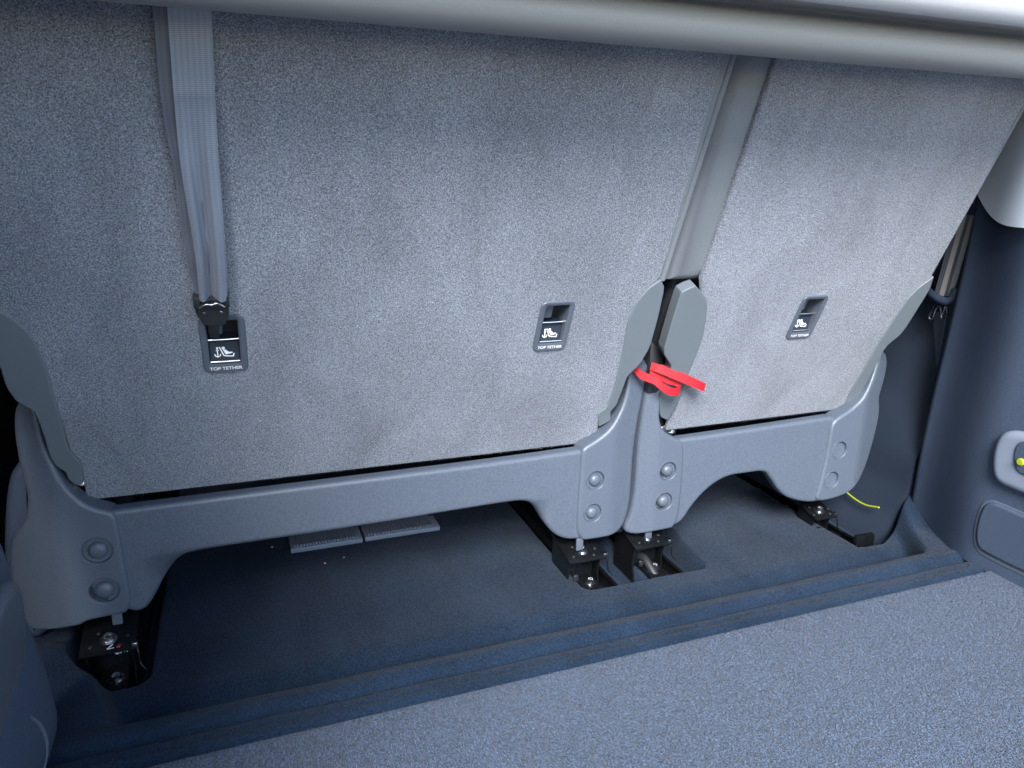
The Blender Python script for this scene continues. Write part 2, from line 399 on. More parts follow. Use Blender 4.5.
def panel_surface(name, f, us, vs, m, parent=None, label=None, th=.01, tn=(1, 0, 0)):
    """sheet through f(u,v) with thickness th along tn"""
    bm = bmesh.new(); tn = Vector(tn); A = [[bm.verts.new(f(u, v)) for v in vs] for u in us]
    B = [[bm.verts.new(Vector(f(u, v))+tn*th) for v in vs] for u in us]
    nu, nv = len(us), len(vs)
    for i in range(nu-1):
        for j in range(nv-1):
            bm.faces.new((A[i][j], A[i+1][j], A[i+1][j+1], A[i][j+1])); bm.faces.new((B[i][j], B[i][j+1], B[i+1][j+1], B[i+1][j]))
    for i in range(nu-1):
        for j in (0, nv-1): bm.faces.new((A[i][j], A[i+1][j], B[i+1][j], B[i][j]))
    for j in range(nv-1):
        for i in (0, nu-1): bm.faces.new((A[i][j], A[i][j+1], B[i][j+1], B[i][j]))
    return finish(name, bm, m, parent, label)
def lin(a, b, n): return [a+(b-a)*i/n for i in range(n+1)]

# inner side wall right, behind the seat: curved wheel-arch lining
def arch(y, t):
    P = [(1.20, 1.25), (1.20, .62), (1.20, .40), (1.185, .24), (1.15, .13), (1.142, .07), (1.125, .02), (1.10, -.03), (1.085, -.07)]
    k = t*(len(P)-1); i = min(int(k), len(P)-2); f = k-i
    x = P[i][0]*(1-f)+P[i+1][0]*f; z = P[i][1]*(1-f)+P[i+1][1]*f
    x += .035*math.exp(-((y-1.18)/.12)**2)*(-.6)*ss(z, .08, .25)*(1-ss(z, .3, .55)); return (x+.03*ss(1.02-y, 0, .1)*ss(z, .1, .3), y, z)
t = thing('wheel_arch_lining', 'dark blue-black lining wall in the gap right of the narrow seat, behind the hanging belt', 'wall panel', (1.2, 1.2, 0))
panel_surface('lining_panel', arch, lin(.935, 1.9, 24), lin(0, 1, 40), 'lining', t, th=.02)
# left inner wall
t = thing('inner_side_wall', 'black unlit side lining beyond the left edge of the wide seat', 'wall panel', (-.36, 1.2, 0))
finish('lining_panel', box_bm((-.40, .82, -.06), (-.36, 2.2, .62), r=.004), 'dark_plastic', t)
finish('cable', tube_bm(spline([(-.355, .98, .16), (-.353, .99, .20), (-.352, 1.02, .25), (-.352, 1.06, .29), (-.353, 1.10, .31)], 6), .0025), 'side_plastic', t, 'thin dark cable')

# right side panel of the boot
def rx(y, z): return 1.078+.062*ss(y, .74, .925)
def rpanel(y, z):
    e = ss(y, .912, .935); return Vector((rx(y, z)+.020*e*e, y*(1-.026*ss(z, .10, .6)), z))
yr = lin(-.1, .72, 8)[:-1]+lin(.72, .912, 24)+[.918, .924, .929, .933, .935]
t = thing('boot_side_panel', 'dark grey grained plastic trim panel forming the right wall of the boot', 'trim panel', (1.1, .6, .03))
def topz(y): return .575
RPt = panel_surface('panel_shell', lambda y, q: rpanel(y, .03+q*(.60-.03)+0*y), yr, lin(0, 1, 26), 'side_plastic', t, th=.05)
# handle housing and storage pocket outlines, both traced on the panel's own plane
def onR(x, y, off=0): return onX(x, y, 1.079-off)
RN = (-1, 0, 0)
hp = chaikin([onR(*q, .014) for q in [(1100, 448), (1020, 432), (1002, 431), (994, 440), (990, 456), (990, 474), (996, 484), (1012, 491), (1100, 527)]], 2, (0, 8))
hh = slab('handle_housing', hp, RN, .016, .010, 'vent', t, 'lighter grey moulded handle surround')
hp = chaikin([onR(*q, .0165) for q in [(1100, 455), (1024, 440), (1016, 444), (1013, 458), (1015, 470), (1024, 476), (1100, 505)]], 2, (0, 6))
slab('handle_recess', hp, RN, .004, .002, 'side_plastic', hh)
e = onR(1020, 462, .019)
lathe('light_button', [(0, .0012), (.0045, .0010), (.0055, 0), (.0055, -.004)], e, RN, 'yellow', hh, 'small yellow-green oval button')
pp = chaikin([onR(*q, .006) for q in [(1110, 556), (1000, 505), (988, 502), (981, 508), (975, 530), (976, 545), (984, 554), (1110, 612)]], 2, (0, 7))
slab('pocket_lid', pp, RN, .01, .004, 'side_plastic', t, 'rounded rectangular storage lid near the floor')
pp = chaikin([onR(*q, .002) for q in [(1110, 552), (1001, 502), (987, 499), (979, 506), (972.5, 530), (973.5, 547), (983, 558), (1110, 617)]], 2, (0, 7))
slab('pocket_rim', pp, RN, .004, .0018, 'grey_plastic', t, 'thin lighter rim round the storage lid')
# pale pillar trim above it
t = thing('pillar_trim', 'pale grey-white smooth trim above the dark panel at the right edge', 'trim panel', (1.14, .8, .6))
def pil(y, q, off, drop):
    zb = .5615-drop+.050*max(0, (y-.775)/.118)**2.6; z = zb+(1.3-zb)*q
    return Vector((rx(y, z)-off+.014*ss(y, .898, .908), y, z))
yp = lin(-.1, .70, 8)[:-1]+lin(.70, .908, 28)
qs = [0, .004, .01, .03, .08, .2, .4, .7, 1]
panel_surface('trim_shell', lambda y, q: pil(y, q, .004, 0), yp, qs, 'pillar', t, th=.03)
panel_surface('seam', lambda y, q: pil(y+.006*0, q, .0015, .0045), yp, qs, 'dark_plastic', t, th=.02)

# left side panel of the boot, near the camera
LP = [(0, 500), (0, 528), (10, 556), (20, 590), (33, 625), (45, 655), (55, 688), (60, 712), (56, 735), (45, 768), (38, 790)]
LPw = [onY(x, y, .76) for x, y in LP]
LPw = [Vector((-.262, .76, .60)), Vector((-.245, .76, .42)), Vector((-.236, .76, .35))]+spline(LPw, 3)
zs = [p.z for p in LPw]; xs = [p.x for p in LPw]
def lpanel(y, q):
    k = q*(len(LPw)-1); i = min(int(k), len(LPw)-2); f = k-i; p = LPw[i].lerp(LPw[i+1], f)
    back = ss(y, .745, .785)
    return Vector((p.x-.035*back**1.5-.015*ss(.76-y, 0, .3), y, p.z))
t = thing('boot_side_panel', 'dark blue-grey plastic trim panel at the lower left corner, nearest the viewer', 'trim panel', (-.23, .5, .03))
panel_surface('panel_shell', lpanel, lin(-.1, .70, 8)[:-1]+lin(.70, .785, 16), lin(0, 1, 70), 'side_plastic', t, th=.05, tn=(-1, 0, 0))
def lpt(y, z, off):
    j = min(range(len(zs)), key=lambda i: abs(zs[i]-z)); return Vector((xs[j]-.015*ss(.76-y, 0, .3)+off, y, z))
hb = chaikin([Vector((-.2135, a, b)) for a, b in [(.735, .20), (.725, .255), (.70, .275), (.60, .275), (.60, .15), (.70, .15), (.725, .165)]], 2)
slab('handle_housing', hb, (1, 0, -.12), .02, .010, 'grey_plastic', t, 'lighter rounded handle bulge')
finish('pocket_rim', tube_bm(spline([lpt(.69, .137, -.001), lpt(.70, .12, .0), lpt(.706, .095, .0), lpt(.704, .072, .0), lpt(.69, .050, -.001)], 6), .0022), 'grey_plastic', t, 'curved storage lid edge, its highlight put into a paler tube')  # highlight along the groove, put into a lighter grey tube

# cargo cover cassette across the top
prof = [(.722, .765), (.718, .750), (.700, .7445), (.680, .7425), (.664, .7435), (.652, .749), (.647, .758), (.648, .767), (.655, .776), (.668, .783), (.672, .787), (.655, .786), (.625, .781),
        (.607, .778), (.596, .783), (.588, .795), (.580, .815), (.572, .845), (.575, .880), (.60, .905), (.64, .912), (.70, .90), (.722, .86)]
bm = bmesh.new(); A = []
pr = [p for p in chaikin([Vector((0, a, b)) for a, b in prof], 1)]
for x in (-.5, 1.33): A.append([bm.verts.new((x, p.y, p.z+.003)) for p in pr])
for i in range(len(pr)): bm.faces.new((A[0][i], A[0][(i+1) % len(pr)], A[1][(i+1) % len(pr)], A[1][i]))
bm.faces.new(A[0]); bm.faces.new(A[1])
me = bpy.data.meshes.new('cassette_housing'); bmesh.ops.recalc_face_normals(bm, faces=bm.faces[:]); bm.to_mesh(me); bm.free()
t = thing('cargo_cover', 'grey roller cover housing spanning the whole width above the seat backs', 'cargo cover', (.4, .66, .75))
o = link('cassette_housing', me, 'cover', t); o.data.materials.append(M['cover_lit'])
for p in o.data.polygons:
    c = p.center + t.location
    if c.y < .612: p.material_index = 1  # front bulge in a paler cover colour: sky light on it is painted

# ------------------------------------------------------------------ SEATS
BY = .958                                                      # plane of the lower beam's front face
def topex(pts): return pts
seatW = thing('rear_seat', 'wide carpet-backed folding seat on the left with two tether points, a belt hooked to it', 'car seat', (.16, 1.0, 0), 'carpet-backed rear seats')
seatN = thing('rear_seat', 'narrow carpet-backed folding seat on the right with a single tether point', 'car seat', (.84, 1.0, 0), 'carpet-backed rear seats')
def scoords(p): p = Vector(p); return (p.x, (p-SB).dot(SU))
# padded cores
teth = [(-.0190, scoords(onS(223, 344))[1]), (.3945, scoords(onS(552.5, 326))[1]), (.8245, scoords(onS(807, 317))[1])]
def core(name, x0, x1, s0, s1, off, th, r, m, parent, label=None, holes=()):
    return slab(name, chaikin([sP(x0, s0, off), sP(x1, s0, off), sP(x1, s1, off), sP(x0, s1, off)], 0), SN, th, r, m, parent, label, seg=6)
core('backrest_cushion', -.262, .5505, .275, .64, -.004, .10, .010, 'fabric', seatW)
core('backrest_cushion', .5570, 1.048, .270, .64, -.008, .10, .042, 'fabric', seatN)
core('backrest_core', -.20, .535, -.01, .28, -.034, .06, .01, 'dark_plastic', seatW)
core('backrest_core', .585, 1.02, -.01, .28, -.034, .06, .01, 'dark_plastic', seatN)

TB = [sP(x, .62) for x in (0,)]
# carpeted boards
def board(name, px, parent, th=.009, cut=None):
    return slab(name, px, SN, th, .0035, 'seat_carpet', parent)
wp = [sP(-.256, .62), sP(-.256, .30), onS(0, 313), onS(15, 322), onS(28, 334), onS(36, 347), onS(45, 371), onS(58, 416), onS(70, 452), onS(80, 462), onS(86, 497), onS(92, 500.5),
      onS(590, 443), onS(597, 438), onS(600, 415), onS(609, 404), onS(617, 384), onS(625, 350), onS(631, 318), onS(640, 300), onS(652, 286), onS(661, 278), onS(668, 255), onS(724, 60), sP(.5385, .62)]
# two tether openings are cut through the carpet
def opening(cx, cs, hw=.0195, hh=.034):
    return (cx, cs, hw, hh)
teth = [(-.0190, scoords(onS(223, 344))[1]), (.3945, scoords(onS(552.5, 326))[1]), (.8245, scoords(onS(807, 317))[1])]
def cut_board(name, pts, parent, holes):
    bm = slab_bm(pts, SN, .009, .0035); me = bpy.data.meshes.new('tmp'); bmesh.ops.recalc_face_normals(bm, faces=bm.faces[:]); bm.to_mesh(me); bm.free()
    a = bpy.data.objects.new('tmp', me); COL.objects.link(a); cb = bmesh.new()
    for cx, cs in holes: box_bm((-.0185, -.033, -.05), (.0185, .033, .02), cb, r=0, axes=(sP(cx, cs), XV, SU, SN))
    bmesh.ops.recalc_face_normals(cb, faces=cb.faces[:]); me2 = bpy.data.meshes.new('tmp2'); cb.to_mesh(me2); cb.free()
    b = bpy.data.objects.new('tmp2', me2); COL.objects.link(b)
    md = a.modifiers.new('b', 'BOOLEAN'); md.operation = 'DIFFERENCE'; md.object = b; md.solver = 'EXACT'
    bm = bmesh.new(); bm.from_object(a, bpy.context.evaluated_depsgraph_get()); bpy.data.objects.remove(a); bpy.data.objects.remove(b)
    return finish(name, bm, 'seat_carpet', parent, wn=True)
cut_board('carpet_panel', wp, seatW, teth[:2])
npx = [sP(.5965, .62), onS(775, 62), onS(702, 280), onS(703, 300), onS(702, 325), onS(696, 348), onS(688, 373), onS(681, 396), onS(675, 414), onS(669, 424), onS(667, 431),
       onS(838, 410), onS(846, 404), onS(852, 390), onS(866, 368), onS(881, 342), onS(899, 315), onS(911, 298), onS(930, 280), onS(972, 205), onS(1015, 122), sP(1.03, .62)]
cut_board('carpet_panel', npx, seatN, teth[2:])
def seat_pile(poly, holes, n, parent):
    q = np.array([scoords(p) for p in poly]); x0, s0 = q.min(0); x1, s1 = q.max(0)
    c = np.stack([RNG.uniform(x0, x1, n), RNG.uniform(s0, s1, n)], 1); ins = np.zeros(n, bool); j = len(q)-1
    for i in range(len(q)):
        a, b = q[i], q[j]; cnd = ((a[1] > c[:, 1]) != (b[1] > c[:, 1])) & (c[:, 0] < (b[0]-a[0])*(c[:, 1]-a[1])/(b[1]-a[1]+1e-12)+a[0]); ins ^= cnd; j = i
    for hx_, hs_ in holes: ins &= ~((abs(c[:, 0]-hx_) < .0245) & (abs(c[:, 1]-hs_) < .040))
    c = c[ins]; P = np.array(SB)+c[:, :1]*0+np.outer(c[:, 1], np.array(SU)); P[:, 0] = c[:, 0]
    pile('carpet_pile', P, np.tile(np.array(SN), (len(c), 1)), .0011, .00042, 1.1, 'seat_carpet', parent)
seat_pile(wp, teth[:2], 170000, seatW); seat_pile(npx, teth[2:], 110000, seatN)
# seam piping on wide seat's right edge
finish('piping', tube_bm([sP(.5455, .29, -.006), sP(.5455, .45, -.006), sP(.5455, .62, -.006)], .0045), 'fabric', seatW)
finish('piping', tube_bm([sP(1.040, .275, -.006), sP(1.040, .45, -.006), sP(1.038, .62, -.006)], .0045), 'fabric', seatN)

def corner(name, px, parent, label, keep=()):
    return slab(name, chaikin([onS(*q, .0018) for q in px], 1, keep, .14), SN, .018, .0018, 'trim_plastic', parent, label)
corner('corner_trim', [(661, 280), (665, 288), (658, 320), (650, 348), (640, 365), (628, 376), (622, 392), (617, 405), (611, 412), (611, 421), (599, 427), (598, 414), (607, 407), (615, 386), (623, 350), (629, 318), (637, 302), (649, 288)], seatW, 'smooth grey hinge trim at the right edge', (0, 10))
corner('corner_trim', [(-40, 296), (0, 311), (15, 320), (28, 332), (37, 346), (46, 370), (53, 392), (60, 418), (68, 448), (74, 457), (81, 463), (84, 484), (76, 486), (68, 480), (65, 472), (56, 467), (50, 458), (44, 438), (39, 423), (33, 411), (16, 402), (6, 388), (0, 368), (-14, 340), (-40, 330)], seatW, 'smooth grey hinge trim at the left edge')
corner('corner_trim', [(696, 286), (707, 299), (708, 310), (704, 335), (697, 355), (689, 374), (682, 395), (673, 412), (668, 421), (660, 417), (659, 400), (667, 380), (672, 367), (663, 353), (672, 322), (681, 293), (688, 289)], seatN, 'smooth grey hinge trim at the left edge', (0,))
corner('corner_trim', [(934, 277), (930, 290), (903, 333), (886, 347), (874, 370), (862, 392), (853, 401), (845, 405), (851, 390), (864, 369), (879, 343), (897, 315), (909, 298), (920, 287)], seatN, 'smooth grey hinge trim at the right edge', (0,))

# small hinge hardware behind the lower corners
def hinge(px, parent, Y=.985):
    c = onY(*px, Y); bm = bmesh.new()
    lathe_bm([(0, .004), (.006, .003), (.007, -.004), (0, -.004)], c, (0, -1, 0), 14, bm)
    lathe_bm([(0, .004), (.004, .003), (.005, -.004), (0, -.004)], c+Vector((.016, 0, -.008)), (0, -1, .3), 14, bm)
    tube_bm([c+Vector((-.012, .002, .014)), c+Vector((-.006, 0, -.004)), c+Vector((.012, 0, -.010))], .0018, 8, bm)
    finish('hinge_pin', bm, 'steel', parent)['kind'] = 'stuff'
    finish('hinge_plate', box_bm((c.x-.03, Y+.004, c.z-.035), (c.x+.028, Y+.014, c.z+.03), r=.003), 'black_steel', parent)
hinge((66, 478), seatW); hinge((614, 422), seatW); hinge((853, 403), seatN); hinge((664, 428), seatN, .99)

# cross beams with gussets
def beamslab(px, parent, cuts=(), warp=None, th=.019):
    return slab('cross_beam', chaikin([onY(*q, BY) for q in px], 2), (0, -1, 0), th, .006, 'grey_plastic', parent, seg=5, cuts=cuts, warp=warp)
# gussets roll back towards their inner edge
gx0 = onY(150, 600, BY).x; gx1 = onY(545, 520, BY).x
def wb(v):
    low = ss(.152-v.z, 0, .035); d = 0
    d += .8*ss(v.x, gx0-.01, gx0+.035)*.03*low*(1 if v.x < .15 else 0); d += .8*ss(-v.x, -gx1-.012, -gx1+.035)*.035*low*(1 if v.x > .25 else 0)
    return Vector((0, d, 0))
cw = [((a, 0, 0), (1, 0, 0)) for a in [gx0-.01+.006*k for k in range(9)]+[gx1-.04+.006*k for k in range(10)]]+[((0, 0, a), (0, 0, 1)) for a in (.152, .147, .142, .137, .132, .127, .122, .117, .105, .095)]
beamslab([(60, 519), (110, 511), (350, 481), (500, 462), (590, 449), (606, 447), (604, 500), (597, 536), (577, 540), (566, 540), (556, 536), (547, 527), (538, 512), (532, 504), (523, 501), (500, 504),
          (350, 529), (250, 543.5), (195, 552), (180, 557), (171, 567), (163, 580), (157, 593), (149, 606), (143, 611), (133, 613), (100, 600), (60, 560)], seatW, cw, wb)
gn = onY(779, 480, BY).x
def wn_(v):
    low = ss(.140-v.z, 0, .03); return Vector((0, .045*ss(-v.x, -gn-.012, -gn+.03)*low*(1 if v.x > .87 else 0), 0))
cn = [((a, 0, 0), (1, 0, 0)) for a in [gn-.036+.006*k for k in range(9)]]+[((0, 0, a), (0, 0, 1)) for a in (.14, .135, .13, .125, .12, .115, .105, .095)]
beamslab([(664, 442), (684, 439), (740, 431), (800, 422), (850, 414), (848, 480), (832, 498), (815, 503), (800, 502), (787, 498), (779, 491), (771, 478), (765, 471), (745, 474), (730, 476), (716, 483), (704, 493), (692, 507), (684, 520), (676, 526), (662, 527)], seatN, cn, wn_)

# leg covers in front of the beam ends, with counterbored bolt recesses
def crease(t, w=.008):
    return 0 if t < -w else t if t > w else (t+w)**2/(4*w)
def ccuts(xc, w=.008): return [((xc-w*1.3+2.6*w*k/8, 0, 0), (1, 0, 0)) for k in range(9)]
def bolt_cover(c, r, parent, sunk):
    p = []
    if sunk: p = [(0, -.0085), (.40*r, -.0087), (.50*r, -.0095), (.52*r, -.012)]
    else: p = [(0, .0040), (.3*r, .0036), (.48*r, .0024), (.60*r, .0002), (.65*r, -.0025), (.66*r, -.012)]
    b = lathe('bolt_cap', p, c, (0, -1, 0), 'grey_plastic', parent, seg=28)
    lathe('bolt_collar', [(.965*r, -.012), (.97*r, -.0015), (.99*r, .0002), (1.03*r, .0007), (1.07*r, -.0003)], c, (0, -1, 0), 'grey_plastic', b, seg=28)
def leg_cover(px, parent, label, bolts, r, sunk=False, cuts=(), warp=None, th=.03, keep=()):
    Y = BY-.0045; cs = [onY(*b, Y) for b in bolts]
    w0 = warp or (lambda v: Vector())
    slab('leg_cover', chaikin([onY(*q, Y) for q in px], 2, keep), (0, -1, 0), th, .0055, 'grey_plastic', parent, label, seg=5, cuts=cuts, warp=warp or (lambda v: Vector()), holes=[(c, r, .012) for c in cs])
    for c in cs: bolt_cover(CAM+(c-CAM)*(1+w0(c).y/c.y), r, parent, sunk)
xc1 = onY(62, 560, BY).x
leg_cover([(24, 402), (33, 406), (37, 415), (41, 435), (47, 452), (57, 473), (68, 490), (80, 501), (92, 508), (106, 511), (113, 513), (118, 521), (124, 560), (134, 612), (110, 617), (86, 622), (80, 627), (45, 632), (25, 630),
           (10, 590), (8, 540), (24, 525), (28, 500), (22, 480), (16, 450), (13, 425), (15, 406)], seatW, 'left-hand curved leg cover', [(97.5, 551), (104.5, 590.5)], .0175,
          cuts=ccuts(xc1, .012), warp=lambda v: Vector((0, .75*crease(xc1-v.x, .012), 0)))
slab('side_cover', chaikin([onY(*q, 1.0) for q in [(12, 468), (34, 458), (60, 500), (60, 560), (50, 640), (20, 640), (4, 600), (2, 540), (5, 490)]], 2), (0, -1, 0), .03, .012, 'side_plastic', seatW, 'dark rounded cover behind the left leg cover', seg=5)
xc2 = onY(612, 480, BY).x
leg_cover([(584, 448), (596, 441), (608, 432), (617, 420), (624, 405), (628, 388), (630, 370), (634, 362), (641, 357), (647, 361), (648, 375), (643, 400), (637, 430), (633.5, 460), (632, 490), (629, 512), (623, 528), (614, 536), (600, 539),
           (577, 542), (578, 505), (581, 470), (581.5, 454)], seatW, 'right-hand curved leg cover', [(595.5, 480.5), (592.5, 513)], .0155,
          cuts=ccuts(xc2), warp=lambda v: Vector((0, .30*crease(v.x-xc2), 0)))
xc3 = onY(655, 480, BY).x
leg_cover([(650, 364), (656, 359), (663, 362), (666, 372), (664, 388), (661, 405), (660, 420), (664, 431), (672, 437), (681, 440), (685, 447), (684, 470), (679, 527), (662, 531), (640, 535), (627, 534), (624.5, 528), (631, 515), (635.5, 490), (637.5, 455), (641, 425), (646, 395), (649, 375)],
          seatN, 'left-hand curved leg cover', [(668, 471), (664, 501.5)], .0155,
          cuts=ccuts(xc3), warp=lambda v: Vector((0, .25*crease(xc3-v.x), 0)))
xc4 = onY(858, 450, BY).x
leg_cover([(884, 351), (888, 355), (888, 368), (884, 385), (880, 397), (881, 412), (876, 435), (868, 463), (861, 480), (852, 492), (836, 499), (815, 503), (819, 489), (826, 462), (830, 435), (833, 423), (840, 417), (853, 409), (865, 397), (873, 381), (878, 365), (880, 354)],
          seatN, 'right-hand curved leg cover', [(839.5, 450), (831.5, 480)], .0160, True,
          cuts=ccuts(xc4), warp=lambda v: Vector((0, .65*crease(v.x-xc4), 0)))
# rounded strap outlets on top of the twin covers
finish('strap_outlet', lathe_bm([(0, .005), (.010, .004), (.013, 0), (.013, -.03), (0, -.03)], onY(640, 366, BY+.01), (0, -.55, .8), 20), 'grey_plastic', seatW)
finish('strap_outlet', lathe_bm([(0, .005), (.010, .004), (.013, 0), (.013, -.03), (0, -.03)], onY(657, 363, BY+.01), (0, -.55, .8), 20), 'grey_plastic', seatN)
# dark bridge deep between both seats
finish('hinge_tower', box_bm((.556, .99, .05), (.578, 1.06, .34), r=.004), 'dark_plastic', seatW)
finish('hinge_tower', box_bm((.584, .955, .30), (.612, 1.03, .40), r=.006), 'dark_plastic', seatN)

# red pull straps
def strap(name, pts, hw, parent, label, dv=(0, 0, 1)):
    P = [onY(x, y, Y) for x, y, Y in pts]; d = Vector(dv).normalized()*hw
    ribbon(name, [p+d for p in P], [p-d for p in P], .0012, 'red', parent, label, n=6, across=3)
strap('pull_strap', [(634, 367, .952), (640, 374, .945), (647, 377.5, .938), (654, 380, .932), (660, 385, .928), (667, 390, .926), (674, 392, .926), (679, 390.5, .928), (680, 386, .932), (676, 382, .935), (667, 379.5, .938), (658, 375, .942), (650, 371, .947)], .0062, seatW, 'red fabric pull strap folded in a short loop', (.12, 0, 1))
strap('pull_strap', [(651, 366, .945), (660, 369, .935), (672, 374, .928), (685, 379.5, .922), (696, 384, .919), (702, 386.5, .919), (704.5, 387.5, .921), (702, 386, .924), (690, 380.5, .927), (675, 374, .934), (660, 368, .943)], .0062, seatN, 'red fabric pull strap sticking straight out to the right', (.25, 0, 1))

# tether points: bezel, recess, wire bars, ramp with pictogram and lettering
def flat(polys, O, X, Y, N, th=.0004):
    bm = bmesh.new()
    for P in polys:
        a = [bm.verts.new(O+X*x+Y*y+N*th) for x, y in P]
        bm.faces.new(a)
    return bm
def circ(cx, cy_, r, n=14): return [(cx+r*math.cos(2*math.pi*i/n), cy_+r*math.sin(2*math.pi*i/n)) for i in range(n)]
def stroke(pts, w_):
    out = []
    for (x0, y0), (x1, y1) in zip(pts, pts[1:]):
        l = math.hypot(x1-x0, y1-y0); nx, ny = -(y1-y0)/l*w_/2, (x1-x0)/l*w_/2; out.append([(x0+nx, y0+ny), (x1+nx, y1+ny), (x1-nx, y1-ny), (x0-nx, y0-ny)])
    return out
def tether(cx, cs, parent, label, ramp_w=1.0):
    O = sP(cx, cs); ax = (O, XV, SU, SN)
    def q(x, y, z=0): return O+XV*x+SU*y+SN*z
    # bezel as a ring swept between outer and inner rounded rectangles
    def rr(hw, hh, r, cy0=0, n=6):
        P = []
        for sx, sy_, a0 in ((1, 1, 0), (-1, 1, 90), (-1, -1, 180), (1, -1, 270)):
            for k in range(n+1):
                a = R(a0+90*k/n); P.append((sx*(hw-r)+r*math.cos(a), cy0+sy_*(hh-r)+r*math.sin(a)))
        return P
    bm = bmesh.new(); rings = []
    for hw, hh, r, c0, z in ((.0245, .0395, .008, 0, -.001), (.0245, .0395, .008, 0, .0012), (.0236, .0386, .0075, 0, .0024), (.0195, .033, .005, .002, .0026), (.0172, .0305, .003, .003, .0016), (.0165, .030, .003, .003, -.004), (.0165, .030, .003, .003, -.030)):
        rings.append([bm.verts.new(q(x, y, z)) for x, y in rr(hw, hh, r, c0)])
    for a, b in zip(rings, rings[1:]):
        for i in range(len(a)): bm.faces.new((a[i], a[(i+1) % len(a)], b[(i+1) % len(a)], b[i]))
    bm.faces.new(rings[-1])
    bz = finish('tether_bezel', bm, 'bezel_plastic', parent, label)
    finish('recess_lining', box_bm((-.016, -.026, -.0295), (.016, .032, -.0275), r=0, axes=ax), 'dark_plastic', bz)
    # ramp in the lower half with a printed label
    rw = .0158
    P = [(-rw, -.026, -.002), (rw, -.026, -.002), (rw, -.002, -.008), (-rw, -.002, -.008)]
    b2 = bmesh.new(); a = [b2.verts.new(q(*p)) for p in P]; c = [b2.verts.new(q(x, y, -.027)) for x, y, z in P]
    b2.faces.new(a)
    for i in range(4): b2.faces.new((a[i], a[(i+1) % 4], c[(i+1) % 4], c[i]))
    finish('label_ramp', b2, 'lining', bz)
    # clip block in the upper half
    finish('clip_block', box_bm((-.0155, .006, -.026), (.000, .031, -.010), r=.002, axes=ax), 'bezel_plastic', bz)
    for sx, yy, zz, rad, hw in ((0, .003, -.005, .0014, .0168), (0, -.0245, .0006, .0013, .0160)):
        finish('wire_bar', tube_bm([q(-hw, yy, zz), q(0, yy, zz+.0004), q(hw, yy, zz)], rad, 10), 'chrome', bz)
    # pictogram: anchor and child seat
    RY = (Vector((0, .024, -.006))).normalized(); Yd = SU*RY.y+SN*RY.z; Nd = XV.cross(Yd).normalized()
    if Nd.dot(SN) < 0: Nd = -Nd
    O2 = q(0, -.0145, -.0048)
    polys = stroke([(-.0078, .004), (-.0078, -.0058)], .0012)+stroke([(-.0110, -.0022), (-.0105, -.0045), (-.0078, -.0060), (-.0050, -.0045), (-.0046, -.0022)], .0012)+[circ(-.0078, .0052, .0013)]+stroke([(-.0095, .0022), (-.0061, .0022)], .0009)
    polys += stroke([(-.0055, .0066), (-.0010, -.0048), (.0092, -.0058), (.0100, -.0020)], .0013)+[circ(-.0012, .0048, .0019)]
    polys += [[(-.0020, .0028), (.0012, .0030), (.0045, -.0002), (.0085, -.0002), (.0085, -.0018), (.0010, -.0032)]]
    finish('tether_symbol', flat(polys, O2, XV, Yd, Nd, .0006), 'white_print', bz)['kind'] = 'stuff'
    cu = bpy.data.curves.new('t', 'FONT'); cu.body = 'TOP TETHER'; cu.size = .0062; cu.align_x = 'CENTER'; cu.align_y = 'CENTER'; cu.offset = .00012
    to = bpy.data.objects.new('t', cu); COL.objects.link(to)
    me = bpy.data.meshes.new_from_object(to.evaluated_get(bpy.context.evaluated_depsgraph_get())); bpy.data.objects.remove(to)
    X2 = Matrix((XV, SU, SN)).transposed().to_4x4(); me.transform(Matrix.Translation(q(0, -.0330, .0031)) @ X2 @ Matrix.Diagonal((1.0, 1, 1, 1)))
    link('lettering', me, 'white_print', bz)['kind'] = 'stuff'
tether(*teth[0], seatW, 'tether point with the belt hook in it, marked TOP TETHER')
tether(*teth[1], seatW, 'free tether point near the middle, marked TOP TETHER')
tether(*teth[2], seatN, 'free tether point, marked TOP TETHER')

